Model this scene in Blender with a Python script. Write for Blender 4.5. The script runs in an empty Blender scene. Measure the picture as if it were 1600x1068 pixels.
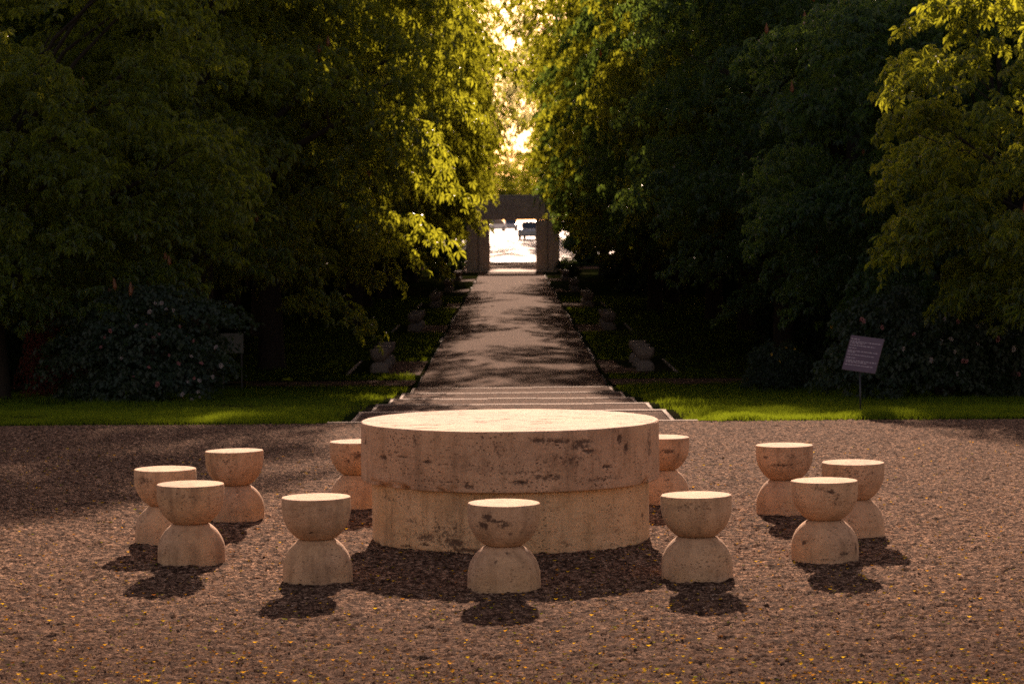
import bpy, math, random
import numpy as np
from mathutils import Vector, Matrix, Euler

random.seed(7)
rng = np.random.default_rng(7)
sc = bpy.context.scene
COL = sc.collection
R = math.radians

# ------------------------------------------------------------------ camera, light, exposure
CAM_H = 2.28
cam_d = bpy.data.cameras.new('camera')
cam = bpy.data.objects.new('camera', cam_d)
COL.objects.link(cam)
sc.camera = cam
cam_d.sensor_width = 36.0
cam_d.lens = 90.2
cam_d.clip_start = 0.2
cam_d.clip_end = 3000
cam_d.dof.use_dof = True
cam_d.dof.focus_distance = 17.6
cam_d.dof.aperture_fstop = 5.6
cam.matrix_world = (Matrix.Translation((0, 0, CAM_H)) @ Matrix.Rotation(R(90 - 2.70), 4, 'X')
                    @ Matrix.Rotation(R(-0.40), 4, 'Z'))

SUN_EL, SUN_AZ = R(21.0), R(1.0)
w = bpy.data.worlds.new('World')
sc.world = w
w.use_nodes = True
nt = w.node_tree
nt.nodes.clear()
sky = nt.nodes.new('ShaderNodeTexSky')
sky.sky_type = 'NISHITA'
sky.sun_disc = False
sky.sun_elevation = SUN_EL
sky.sun_rotation = SUN_AZ
sky.air_density = 1.0
sky.dust_density = 1.2
sky.ozone_density = 1.0
tint = nt.nodes.new('ShaderNodeMix')
tint.data_type = 'RGBA'
tint.blend_type = 'MULTIPLY'
tint.inputs[0].default_value = 1.0
tint.inputs[7].default_value = (0.86, 0.575, 0.47, 1)
bg = nt.nodes.new('ShaderNodeBackground')
bg.inputs['Strength'].default_value = 0.106
wo = nt.nodes.new('ShaderNodeOutputWorld')
nt.links.new(sky.outputs[0], tint.inputs[6])
nt.links.new(tint.outputs[2], bg.inputs['Color'])
nt.links.new(bg.outputs[0], wo.inputs[0])

sun_d = bpy.data.lights.new('sun', 'SUN')
sun_d.energy = 4.6
sun_d.angle = R(0.55)
sun_d.color = (1.0, 0.71, 0.53)
sun = bpy.data.objects.new('sun', sun_d)
COL.objects.link(sun)
sv = Vector((math.sin(SUN_AZ) * math.cos(SUN_EL), math.cos(SUN_AZ) * math.cos(SUN_EL), math.sin(SUN_EL)))
sun.rotation_euler = sv.to_track_quat('Z', 'Y').to_euler()
sun.location = (0, 0, 40)

sc.view_settings.view_transform = 'Standard'
sc.view_settings.look = 'None'
sc.view_settings.gamma = 1.0
sc.view_settings.use_curve_mapping = False
sc.view_settings.exposure = 1.45
sc.cycles.max_bounces = 6
sc.cycles.diffuse_bounces = 3
sc.cycles.glossy_bounces = 2
sc.cycles.transmission_bounces = 4
sc.cycles.volume_bounces = 0
sc.cycles.transparent_max_bounces = 4
sc.cycles.use_denoising = False
sc.cycles.use_adaptive_sampling = False
sc.cycles.sample_clamp_indirect = 1.5

# ------------------------------------------------------------------ helpers
def np_mesh(name, v, f, smooth=False, attrs=None):
    """v (N,3) array, f (M,k) int array or a list of such arrays"""
    fs = f if isinstance(f, list) else [f]
    me = bpy.data.meshes.new(name)
    v = np.asarray(v, dtype=np.float32)
    me.vertices.add(len(v))
    me.vertices.foreach_set('co', v.ravel())
    idx = np.concatenate([np.asarray(a, dtype=np.int32).ravel() for a in fs])
    tot = np.concatenate([np.full(len(a), a.shape[1], dtype=np.int32) for a in map(np.asarray, fs)])
    start = np.concatenate([[0], np.cumsum(tot)[:-1]]).astype(np.int32)
    me.loops.add(len(idx))
    me.loops.foreach_set('vertex_index', idx)
    me.polygons.add(len(tot))
    me.polygons.foreach_set('loop_start', start)
    me.polygons.foreach_set('loop_total', tot)
    me.polygons.foreach_set('use_smooth', np.full(len(tot), smooth, dtype=bool))
    for k, a in (attrs or {}).items():
        at = me.attributes.new(k, 'FLOAT', 'POINT')
        at.data.foreach_set('value', np.asarray(a, dtype=np.float32))
    me.update(calc_edges=True)
    me.validate()
    return me


def link(name, me, mat=None, parent=None, loc=(0, 0, 0), rot=(0, 0, 0)):
    o = bpy.data.objects.new(name, me)
    COL.objects.link(o)
    if mat is not None and len(me.materials) == 0:
        me.materials.append(mat)
    o.parent = parent
    o.location = loc
    o.rotation_euler = rot
    return o


def tag(o, label=None, cat=None, group=None, kind=None):
    if label: o['label'] = label
    if cat: o['category'] = cat
    if group: o['group'] = group
    if kind: o['kind'] = kind
    return o


def empty(name, loc=(0, 0, 0), rz=0.0):
    o = bpy.data.objects.new(name, None)
    o.empty_display_size = 0.2
    COL.objects.link(o)
    o.location = loc
    o.rotation_euler = (0, 0, rz)
    return o


def copy_tree(o, parent=None):
    c = o.copy()
    COL.objects.link(c)
    c.parent = parent
    for ch in list(o.children):
        copy_tree(ch, c)
    return c


class MB:
    """collects simple shapes into one mesh"""
    def __init__(s):
        s.v, s.q, s.t, s.n = [], [], [], 0

    def add(s, v, q=(), t=()):
        s.v.append(np.asarray(v, float))
        for a in q: s.q.append([i + s.n for i in a])
        for a in t: s.t.append([i + s.n for i in a])
        s.n += len(v)
        return s

    def box(s, x0, x1, y0, y1, z0, z1):
        v = [(x, y, z) for z in (z0, z1) for y in (y0, y1) for x in (x0, x1)]
        return s.add(v, [(0, 2, 3, 1), (4, 5, 7, 6), (0, 1, 5, 4), (2, 6, 7, 3), (0, 4, 6, 2), (1, 3, 7, 5)])

    def tube(s, p0, p1, r0, r1, n=8, cap=True):
        p0, p1 = Vector(p0), Vector(p1)
        d = (p1 - p0).normalized()
        a = d.orthogonal().normalized()
        b = d.cross(a)
        v = []
        for p, r in ((p0, r0), (p1, r1)):
            for i in range(n):
                t = 2 * math.pi * i / n
                v.append(p + a * (r * math.cos(t)) + b * (r * math.sin(t)))
        q = [(i, (i + 1) % n, n + (i + 1) % n, n + i) for i in range(n)]
        t = []
        if cap:
            v += [p0, p1]
            t = [(2 * n, (i + 1) % n, i) for i in range(n)] + [(2 * n + 1, n + i, n + (i + 1) % n) for i in range(n)]
        return s.add([tuple(x) for x in v], q, t)

    def path(s, pts, rad, n=8):
        """bent tapered tube through pts"""
        pts = [Vector(p) for p in pts]
        rings = []
        up = None
        for i, p in enumerate(pts):
            d = (pts[min(i + 1, len(pts) - 1)] - pts[max(i - 1, 0)]).normalized()
            a = d.orthogonal().normalized() if up is None else (up - d * up.dot(d)).normalized()
            up = a
            b = d.cross(a)
            rings += [tuple(p + a * (rad[i] * math.cos(2 * math.pi * k / n)) + b * (rad[i] * math.sin(2 * math.pi * k / n))) for k in range(n)]
        q = []
        for i in range(len(pts) - 1):
            for k in range(n):
                q.append((i * n + k, i * n + (k + 1) % n, (i + 1) * n + (k + 1) % n, (i + 1) * n + k))
        return s.add(rings, q)

    def mesh(s, name, smooth=False):
        fs = []
        if s.q: fs.append(np.array(s.q))
        if s.t: fs.append(np.array(s.t))
        return np_mesh(name, np.concatenate(s.v), fs, smooth)

    def build(s, name, mat, parent=None, smooth=False, loc=(0, 0, 0), rot=(0, 0, 0)):
        return link(name, s.mesh(name, smooth), mat, parent, loc, rot)


def bevel(o, wd, seg=2):
    m = o.modifiers.new('bevel', 'BEVEL')
    m.width = wd
    m.segments = seg
    m.limit_method = 'ANGLE'
    return o


# lattice value noise, vectorised
def _hash(i, j, k, seed):
    h = (i * 374761393 + j * 668265263 + k * 2147483647 + seed * 1274126177) & 0xFFFFFFFF
    h = ((h ^ (h >> 13)) * 1274126177) & 0xFFFFFFFF
    h = ((h ^ (h >> 16)) * 2246822519) & 0xFFFFFFFF
    return ((h ^ (h >> 15)) & 0xFFFFFF) / float(0xFFFFFF)


def vnoise(p, seed=0):
    p = np.asarray(p, float)
    i = np.floor(p).astype(np.int64)
    f = p - i
    f = f * f * (3 - 2 * f)
    r = 0
    for a in (0, 1):
        wa = f[:, 0] if a else 1 - f[:, 0]
        for b in (0, 1):
            wb = f[:, 1] if b else 1 - f[:, 1]
            for c in (0, 1):
                wc = f[:, 2] if c else 1 - f[:, 2]
                r = r + wa * wb * wc * _hash(i[:, 0] + a, i[:, 1] + b, i[:, 2] + c, seed)
    return r * 2 - 1


def fbm(p, octv=4, seed=0):
    r, a, t = 0, 1.0, 0
    for o in range(octv):
        r = r + a * vnoise(np.asarray(p) * (2 ** o) + 17.3 * o, seed + o)
        t += a
        a *= 0.5
    return r / t


# ------------------------------------------------------------------ materials
class NT:
    def __init__(s, name):
        s.m = bpy.data.materials.new(name)
        s.m.use_nodes = True
        s.t = s.m.node_tree
        s.t.nodes.clear()
        s.out = s.t.nodes.new('ShaderNodeOutputMaterial')

    def n(s, typ, **kw):
        nd = s.t.nodes.new('ShaderNode' + typ)
        for k, v in kw.items():
            if k.startswith('_'):
                setattr(nd, k[1:], v)
            else:
                nd.inputs[k.replace('__', ' ')].default_value = v
        return nd

    def l(s, a, b):
        s.t.links.new(a, b)

    def noise(s, vec, scale, detail=4, rough=0.55, dist=0.0):
        nd = s.n('TexNoise', Scale=scale, Detail=detail, Roughness=rough, Distortion=dist)
        if vec is not None: s.l(vec, nd.inputs['Vector'])
        return nd.outputs['Fac']

    def ramp(s, fac, stops):
        nd = s.n('ValToRGB')
        e = nd.color_ramp.elements
        while len(e) < len(stops): e.new(0.5)
        for x, (p, c) in zip(e, stops):
            x.position = p
            x.color = (c, c, c, 1) if not isinstance(c, tuple) else (*c, 1)
        s.l(fac, nd.inputs[0])
        return nd.outputs[0]

    def mix(s, fac, a, b, mode='MIX'):
        nd = s.n('Mix', _data_type='RGBA', _blend_type=mode)
        for i, x in ((0, fac), (6, a), (7, b)):
            if isinstance(x, tuple): nd.inputs[i].default_value = (*x, 1)
            elif isinstance(x, (int, float)): nd.inputs[i].default_value = x
            else: s.l(x, nd.inputs[i])
        return nd.outputs[2]

    def math(s, op, a, b=0.0):
        nd = s.n('Math', _operation=op)
        for i, x in ((0, a), (1, b)):
            if isinstance(x, (int, float)): nd.inputs[i].default_value = x
            else: s.l(x, nd.inputs[i])
        return nd.outputs[0]

    def attr(s, name):
        return s.n('Attribute', _attribute_name=name).outputs['Fac']

    def mapped(s, scale=(1, 1, 1), src='Object', shift=False):
        tc = s.n('TexCoord')
        v = tc.outputs[src]
        if shift:
            oi = s.n('ObjectInfo')
            vm = s.n('VectorMath', _operation='MULTIPLY_ADD')
            cb = s.n('CombineXYZ')
            for i in range(3): s.l(oi.outputs['Random'], cb.inputs[i])
            s.l(cb.outputs[0], vm.inputs[0])
            vm.inputs[1].default_value = (37, 53, 71)
            s.l(v, vm.inputs[2])
            v = vm.outputs[0]
        mp = s.n('Mapping')
        mp.inputs['Scale'].default_value = scale
        s.l(v, mp.inputs['Vector'])
        return mp.outputs[0]

    def pbr(s, color, rough=0.8, bump=None, bstr=0.5, bdist=0.01, spec=0.5):
        p = s.n('BsdfPrincipled')
        for key, x in (('Base Color', color), ('Roughness', rough)):
            if isinstance(x, tuple): p.inputs[key].default_value = (*x, 1)
            elif isinstance(x, (int, float)): p.inputs[key].default_value = x
            else: s.l(x, p.inputs[key])
        p.inputs['Specular IOR Level'].default_value = spec
        if bump is not None:
            b = s.n('Bump', Strength=bstr, Distance=bdist)
            s.l(bump, b.inputs['Height'])
            s.l(b.outputs[0], p.inputs['Normal'])
        s.l(p.outputs[0], s.out.inputs[0])
        return p


def stone_mat(name, c_lo, c_hi, dark=(0.10, 0.06, 0.045), yellow=0.35, pits=0.5, stain_attr=False):
    m = NT(name)
    v = m.mapped(shift=True)
    vz = m.mapped((5, 5, 0.7), shift=True)          # vertical rain streaks
    vb = m.mapped((1.2, 1.2, 9), shift=True)        # sedimentary bedding
    base = m.mix(m.ramp(m.noise(v, 3.2, 5, 0.6), [(0.3, 0.0), (0.7, 1.0)]), c_lo, c_hi)
    base = m.mix(m.math('MULTIPLY', m.ramp(m.noise(v, 2.1, 3), [(0.48, 0.0), (0.72, 1.0)]), yellow), base, (0.62, 0.36, 0.13))
    bed = m.ramp(m.noise(vb, 3.0, 6, 0.65, 0.6), [(0.35, 1.0), (0.5, 0.0)])
    base = m.mix(m.math('MULTIPLY', bed, 0.35), base, tuple(x * 0.62 for x in c_lo))
    streak = m.ramp(m.noise(vz, 2.6, 4, 0.6), [(0.5, 0.0), (0.74, 1.0)])
    blot = m.ramp(m.noise(v, 11, 5, 0.75, 0.4), [(0.52, 0.0), (0.70, 1.0)])
    base = m.mix(m.math('MULTIPLY', blot, 0.62), base, (c_lo[0] * .5, c_lo[1] * .42, c_lo[2] * .36))
    base = m.mix(m.math('MULTIPLY', streak, 0.85), base, tuple(x * 0.48 for x in c_lo))
    fine = m.noise(v, 150, 3, 0.7)
    base = m.mix(m.math('MULTIPLY', m.ramp(fine, [(0.42, 1.0), (0.58, 0.0)]), 0.5), base, tuple(x * 0.45 for x in c_lo))
    # pits: travertine holes, grouped by a large mask
    pv = m.n('TexVoronoi', _feature='F1', Scale=30.0)
    m.l(m.mapped((1, 1, 1.9), shift=True), pv.inputs['Vector'])
    dn = m.noise(v, 26, 4, 0.7)
    pd = m.math('ADD', pv.outputs['Distance'], m.math('MULTIPLY', m.math('SUBTRACT', dn, 0.5), 0.55))
    pit = m.ramp(pd, [(0.16, 1.0), (0.28, 0.0)])
    mask = m.ramp(m.noise(v, 4.6, 4, 0.7), [(0.44, 0.0), (0.60, 1.0)])
    pit = m.math('MULTIPLY', m.math('MULTIPLY', pit, mask), pits)
    base = m.mix(pit, base, dark)
    base = m.mix(m.math('MULTIPLY', m.ramp(m.noise(v, 1.1, 2), [(0.4, 0.0), (0.65, 1.0)]), 0.30), base, (c_hi[0], c_hi[1] * .93, c_hi[2] * .78))
    h = m.math('SUBTRACT', m.math('MULTIPLY', fine, 0.25), m.math('MULTIPLY', pit, 1.2))
    h = m.math('ADD', h, m.math('MULTIPLY', m.noise(v, 38, 5, 0.65), 0.5))
    if stain_attr:
        st = m.attr('stain')
        st2 = m.ramp(m.math('ADD', m.math('MULTIPLY', st, 0.9), m.math('MULTIPLY', m.math('SUBTRACT', m.noise(v, 34, 6, 0.85), 0.5), 2.6)), [(0.30, 0.0), (0.62, 1.0)])
        st2 = m.math('MULTIPLY', st2, m.ramp(st, [(0.02, 0.0), (0.15, 1.0)]))
        base = m.mix(m.math('MULTIPLY', st2, 0.86), base, (0.055, 0.030, 0.022))
    m.pbr(base, 0.85, h, 1.0, 0.012, 0.12)
    return m.m


def leaf_mat(name, c1, c2, tr, tmix=0.5, rough=0.45, spec=0.35):
    m = NT(name)
    t = m.attr('tint')
    oi = m.n('ObjectInfo')
    f = m.math('ADD', m.math('MULTIPLY', t, 0.75), m.math('MULTIPLY', oi.outputs['Random'], 0.25))
    col = m.mix(f, c1, c2)
    p = m.n('BsdfPrincipled', Roughness=rough)
    p.inputs['Specular IOR Level'].default_value = spec
    m.l(col, p.inputs['Base Color'])
    tb = m.n('BsdfTranslucent')
    m.l(m.mix(f, tr, tuple(x * 0.7 for x in tr)), tb.inputs['Color'])
    mx = m.n('MixShader')
    mx.inputs[0].default_value = tmix
    m.l(p.outputs[0], mx.inputs[1])
    m.l(tb.outputs[0], mx.inputs[2])
    m.l(mx.outputs[0], m.out.inputs[0])
    return m.m


def flat_mat(name, col, rough=0.6, metal=0.0, spec=0.5):
    m = NT(name)
    v = m.mapped(shift=True)
    c = m.mix(m.ramp(m.noise(v, 14, 4), [(0.3, 0.0), (0.7, 1.0)]), tuple(x * 0.8 for x in col), col)
    p = m.pbr(c, rough, m.noise(v, 60, 2), 0.08, 0.002, spec)
    p.inputs['Metallic'].default_value = metal
    return m.m


def gravel_mat(name, lo, mid, hi):
    m = NT(name)
    v = m.mapped()
    n1 = m.noise(v, 90, 3, 0.75)
    n2 = m.noise(v, 32, 5, 0.7)
    n3 = m.noise(v, 0.8, 4, 0.6)
    n4 = m.noise(m.mapped((1, 3.0, 1)), 4.0, 4, 0.65)
    c = m.mix(m.ramp(n1, [(0.42, 0.0), (0.56, 1.0)]), lo, mid)
    c = m.mix(m.ramp(n2, [(0.52, 0.0), (0.64, 0.9)]), c, hi)
    c = m.mix(m.math('MULTIPLY', m.ramp(n3, [(0.35, 1.0), (0.65, 0.0)]), 0.35), c, tuple(x * 0.55 for x in mid))
    c = m.mix(m.math('MULTIPLY', m.ramp(n4, [(0.38, 1.0), (0.55, 0.0)]), 0.45), c, lo)
    n5 = m.noise(v, 17, 5, 0.8)
    c = m.mix(m.math('MULTIPLY', m.ramp(n5, [(0.42, 1.0), (0.51, 0.0)]), 0.75), c, lo)
    c = m.mix(m.math('MULTIPLY', m.ramp(n5, [(0.53, 0.0), (0.64, 1.0)]), 0.5), c, hi)
    h = m.math('ADD', m.math('MULTIPLY', n1, 0.6), m.math('MULTIPLY', n2, 0.8))
    h = m.math('ADD', h, m.math('MULTIPLY', n5, 1.2))
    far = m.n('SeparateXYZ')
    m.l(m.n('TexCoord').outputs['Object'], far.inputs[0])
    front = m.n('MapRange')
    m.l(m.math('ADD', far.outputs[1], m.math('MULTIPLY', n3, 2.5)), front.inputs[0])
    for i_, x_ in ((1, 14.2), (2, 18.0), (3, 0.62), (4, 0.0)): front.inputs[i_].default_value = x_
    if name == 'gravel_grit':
        c = m.mix(front.outputs[0], c, (0.052, 0.027, 0.017))     # self-shadow of the grains painted darker in front, with more leaf mould
    p_ = m.pbr(c, 0.9, h, 1.0, 0.016, 0.008)
    p_.inputs['Specular Tint'].default_value = (1.0, 0.72, 0.55, 1)
    return m.m


M = {}
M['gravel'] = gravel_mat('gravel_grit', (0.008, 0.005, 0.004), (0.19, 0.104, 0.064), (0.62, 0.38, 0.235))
M['path'] = gravel_mat('path_grit', (0.016, 0.009, 0.007), (0.15, 0.083, 0.055), (0.38, 0.23, 0.15))
M['travertine'] = stone_mat('weathered_travertine', (0.47, 0.275, 0.16), (0.72, 0.45, 0.27), stain_attr=True)
M['travertine_top'] = stone_mat('table_travertine', (0.45, 0.262, 0.155), (0.67, 0.42, 0.265), yellow=0.1, pits=0.8, stain_attr=True)
M['travertine_base'] = stone_mat('drum_travertine', (0.58, 0.355, 0.185), (0.78, 0.51, 0.29), yellow=0.5, pits=0.6, stain_attr=True)
M['seat_stone'] = stone_mat('grey_seat_stone', (0.18, 0.14, 0.12), (0.27, 0.21, 0.18), yellow=0.05, pits=0.3)
M['gate_stone'] = stone_mat('gate_travertine', (0.50, 0.40, 0.36), (0.64, 0.52, 0.46), yellow=0.1, pits=0.3)
M['kerb'] = stone_mat('kerb_stone', (0.22, 0.145, 0.10), (0.38, 0.26, 0.18), yellow=0.1, pits=0.3)
M['leaf'] = leaf_mat('chestnut_leaf', (0.009, 0.024, 0.006), (0.022, 0.044, 0.009), (0.50, 0.53, 0.03), 0.5)
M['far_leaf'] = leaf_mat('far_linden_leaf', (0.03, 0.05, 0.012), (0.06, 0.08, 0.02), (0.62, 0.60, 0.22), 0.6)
M['leaf2'] = leaf_mat('cool_chestnut_leaf', (0.009, 0.025, 0.010), (0.019, 0.042, 0.015), (0.20, 0.31, 0.04), 0.42)
M['shrub_leaf'] = leaf_mat('shrub_leaf', (0.008, 0.017, 0.006), (0.016, 0.030, 0.010), (0.06, 0.09, 0.015), 0.35)
M['red_leaf'] = leaf_mat('red_maple_leaf', (0.03, 0.007, 0.007), (0.05, 0.014, 0.011), (0.25, 0.05, 0.03))
M['grass'] = leaf_mat('lawn_grass', (0.010, 0.026, 0.004), (0.024, 0.046, 0.007), (0.23, 0.31, 0.014), 0.5, 0.6, 0.02)
M['spike'] = leaf_mat('flower_spike', (0.16, 0.06, 0.025), (0.24, 0.10, 0.04), (0.45, 0.18, 0.05), 0.4)
M['petal_pink'] = leaf_mat('pink_petal', (0.20, 0.07, 0.07), (0.28, 0.12, 0.11), (0.5, 0.2, 0.2), 0.3)
M['petal_white'] = leaf_mat('white_petal', (0.20, 0.155, 0.145), (0.29, 0.24, 0.22), (0.6, 0.5, 0.45), 0.3)
M['petal_yellow'] = leaf_mat('yellow_petal', (0.5, 0.28, 0.02), (0.6, 0.36, 0.03), (0.6, 0.35, 0.03), 0.4)

m = NT('bark')
v = m.mapped((1, 1, 0.25))
n = m.noise(v, 14, 5, 0.7)
m.pbr(m.mix(n, (0.012, 0.009, 0.007), (0.05, 0.036, 0.028)), 0.9, n, 1.0, 0.03, 0.2)
M['bark'] = m.m

m = NT('lawn_soil')
v = m.mapped()
yy = m.n('SeparateXYZ')
m.l(m.n('TexCoord').outputs['Object'], yy.inputs[0])
c = m.mix(m.ramp(m.noise(v, 9, 5, 0.7), [(0.35, 0.0), (0.65, 1.0)]), (0.009, 0.012, 0.004), (0.018, 0.026, 0.006))
c = m.mix(m.ramp(m.noise(v, 0.35, 3), [(0.5, 0.0), (0.66, 0.7)]), c, (0.035, 0.026, 0.018))
m.pbr(c, 1.0, m.noise(v, 50, 4, 0.7), 1.0, 0.03, 0.0)
M['lawn'] = m.m

m = NT('street_paving')
v = m.mapped()
n = m.noise(v, 1.2, 5, 0.6)
c = m.mix(n, (0.22, 0.18, 0.155), (0.36, 0.31, 0.27))
m.pbr(c, 0.7, m.noise(v, 9, 4), 0.25, 0.02, 0.2)
M['street'] = m.m

m = NT('litter')
t = m.attr('tint')
c = m.ramp(t, [(0.0, (0.70, 0.46, 0.015)), (0.35, (0.64, 0.30, 0.015)), (0.6, (0.24, 0.08, 0.02)), (0.85, (0.20, 0.22, 0.01)), (1.0, (0.22, 0.12, 0.07))])
p = m.n('BsdfPrincipled', Roughness=0.8)
p.inputs['Specular IOR Level'].default_value = 0.0
m.l(c, p.inputs['Base Color'])
tb = m.n('BsdfTranslucent')
m.l(c, tb.inputs['Color'])
mx = m.n('MixShader')
mx.inputs[0].default_value = 0.35
m.l(p.outputs[0], mx.inputs[1]); m.l(tb.outputs[0], mx.inputs[2]); m.l(mx.outputs[0], m.out.inputs[0])
M['litter'] = m.m

m = NT('pebble')
t = m.attr('tint')
c = m.ramp(t, [(0.0, (0.05, 0.028, 0.018)), (0.45, (0.16, 0.09, 0.055)), (0.85, (0.36, 0.22, 0.135)), (1.0, (0.55, 0.38, 0.27))])
m.pbr(c, 1.0, spec=0.0)
M['pebble'] = m.m

M['dark_metal'] = flat_mat('dark_metal', (0.03, 0.028, 0.032), 0.45, 0.6)
M['plate'] = flat_mat('plum_grey_plate', (0.10, 0.058, 0.072), 0.35)
M['lettering'] = flat_mat('pale_lettering', (0.42, 0.33, 0.34), 0.6)
M['board'] = flat_mat('pale_board', (0.07, 0.066, 0.058), 0.6)
M['car_white'] = flat_mat('white_car_paint', (0.75, 0.72, 0.70), 0.25)
M['car_silver'] = flat_mat('silver_car_paint', (0.42, 0.40, 0.40), 0.25, 0.4)
M['car_dark'] = flat_mat('dark_car_paint', (0.08, 0.075, 0.085), 0.2)
M['glass'] = flat_mat('car_glass', (0.02, 0.02, 0.025), 0.05, 0.0, 0.8)
M['tyre'] = flat_mat('tyre', (0.02, 0.02, 0.02), 0.8)
M['rim'] = flat_mat('rim', (0.4, 0.4, 0.4), 0.3, 0.9)
M['tail'] = flat_mat('tail_lamp', (0.35, 0.02, 0.02), 0.3)

# ------------------------------------------------------------------ terrain profile
LIPS = [29.06, 34.6, 38.9, 43.6, 48.3, 53.4]                       # far edge of each tread = lip
TREAD = [(-0.23, -0.29), (-0.46, -0.50), (-0.70, -0.74), (-0.92, -0.96), (-1.15, -1.19)]


def ground_z(y):
    return np.interp(y, [-80, 29.4, 31.0, 34.6, 38.9, 43.6, 48.3, 53.4, 57, 180, 222, 265, 340, 420, 640],
                     [0, 0.0, -0.06, -0.29, -0.50, -0.74, -0.96, -1.19, -1.27, -1.15, -1.15, 0.35, 1.05, 1.55, 2.2])


def path_z(y):
    return np.interp(y, [53.4, 60, 180], [-1.36, -1.31, -1.15])


def sheet(name, xs, ys, zf, mat, parent=None, smooth=True, kind='structure'):
    X, Y = np.meshgrid(xs, ys)
    Z = zf(X, Y)
    nx, ny = len(xs), len(ys)
    v = np.stack([X.ravel(), Y.ravel(), Z.ravel()], 1)
    i = np.arange((ny - 1) * nx).reshape(ny - 1, nx)[:, :-1].ravel()
    f = np.stack([i, i + 1, i + nx + 1, i + nx], 1)
    o = link(name, np_mesh(name, v, f, smooth), mat, parent)
    if kind: o['kind'] = kind
    return o


YS = np.array([-64, 29.4, 31, 34.6, 38.9, 43.6, 48.3, 53.4, 57, 80, 120, 180, 222, 240, 265, 300, 340, 420, 520, 640.0])
sheet('ground', np.linspace(-400, 400, 9), YS, lambda X, Y: ground_z(Y) - 0.42, M['lawn'])

# plaza of rough gravel: real relief in view, flat sheet outside
fx = np.arange(-5.6, 5.6, 0.023)
xs = np.concatenate([[-380, -120, -40, -15, -8], fx, [8, 15, 40, 120, 380]])
fy, y = [], 12.2
while y < 29.0:
    fy.append(y)
    y += 0.019 + 0.0022 * (y - 12.2)
ys = np.concatenate([[-60, -20, 0, 8], fy, [29.04]])


def plaza_z(X, Y):
    P = np.stack([X.ravel(), Y.ravel(), np.zeros(X.size)], 1)
    fine = (np.abs(X) < 5.5) & (Y > 12.3) & (Y < 29.0)
    h = rng.normal(0, 1, X.shape)
    z = 0.0046 * np.clip(h, -2.2, 2.2) + 0.012 * fbm(P * np.array([10, 12, 1]), 3, 3).reshape(X.shape) + 0.011 * fbm(P * 0.9, 3, 5).reshape(X.shape)
    return np.where(fine, z, 0.0)


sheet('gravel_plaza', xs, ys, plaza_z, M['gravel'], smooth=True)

# pebbles on the gravel
def scatter_plaza(n, y0, y1, bias):
    u = rng.random(n) ** bias
    Y = y0 + (y1 - y0) * u
    X = rng.uniform(-1, 1, n) * (0.215 * Y + 0.15)
    return X, Y


def pebbles():
    n = 52000
    X, Y = scatter_plaza(n, 12.4, 27, 1.5)
    s = np.exp(rng.normal(math.log(0.0046), 0.40, n))
    s[: 500] *= 2.0
    base = np.array([[1, 0, 0], [-0.5, 0.87, 0], [-0.5, -0.87, 0], [0, 0, 1.0]])
    a = rng.uniform(0, 6.28, n)
    ca, sa = np.cos(a), np.sin(a)
    st = rng.uniform(0.6, 1.5, n)
    v = np.zeros((n, 4, 3))
    for k in range(4):
        bx, by, bz = base[k]
        v[:, k, 0] = X + s * (bx * st * ca - by * sa)
        v[:, k, 1] = Y + s * (bx * st * sa + by * ca)
        v[:, k, 2] = 0.002 + 0.011 * fbm(np.stack([X, Y, X * 0], 1) * 0.9, 3, 5) + (s * 0.5 * bz if bz else -0.002)
    f = (np.arange(n)[:, None, None] * 4 + np.array([[0, 1, 3], [1, 2, 3], [2, 0, 3]])[None]).reshape(-1, 3)
    t = np.repeat(np.clip(rng.normal(0.5, 0.25, n), 0, 1), 4)
    o = link('gravel', np_mesh('gravel', v.reshape(-1, 3), f, False, {'tint': t}), M['pebble'])
    tag(o, 'loose brown gravel chips strewn over the plaza around the stone table', 'gravel', kind='stuff')


pebbles()


def litter():
    n = 6000
    X, Y = scatter_plaza(n, 12.4, 26, 2.3)
    s = rng.uniform(0.004, 0.0115, n)
    a = rng.uniform(0, 6.28, n)
    tl = rng.uniform(0.1, 0.8, n)
    q = np.array([[-1.4, 0], [0, 0.55], [1.4, 0], [0, -0.55]])
    v = np.zeros((n, 4, 3))
    for k in range(4):
        bx, by = q[k]
        v[:, k, 0] = X + s * (bx * np.cos(a) - by * np.sin(a))
        v[:, k, 1] = Y + s * (bx * np.sin(a) + by * np.cos(a))
        v[:, k, 2] = 0.010 + s * tl * (by + 0.6) * 1.2 + 0.3 * s * abs(bx)
    f = np.arange(n * 4).reshape(n, 4)
    t = np.repeat(rng.random(n) ** 1.1, 4)
    o = link('fallen_leaves', np_mesh('fallen_leaves', v.reshape(-1, 3), f, False, {'tint': t}), M['litter'])
    tag(o, 'small yellow and orange leaf bits scattered on the gravel in front', 'leaf litter', kind='stuff')


litter()

# ------------------------------------------------------------------ shallow steps going down to the path
HW = 2.06
steps = empty('stone_steps', (0, 29, 0))
steps['kind'] = 'structure'


def world_child(o, parent):
    o.parent = parent
    o.matrix_parent_inverse = Matrix.Translation(-Vector(parent.location))
    return o


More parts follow.
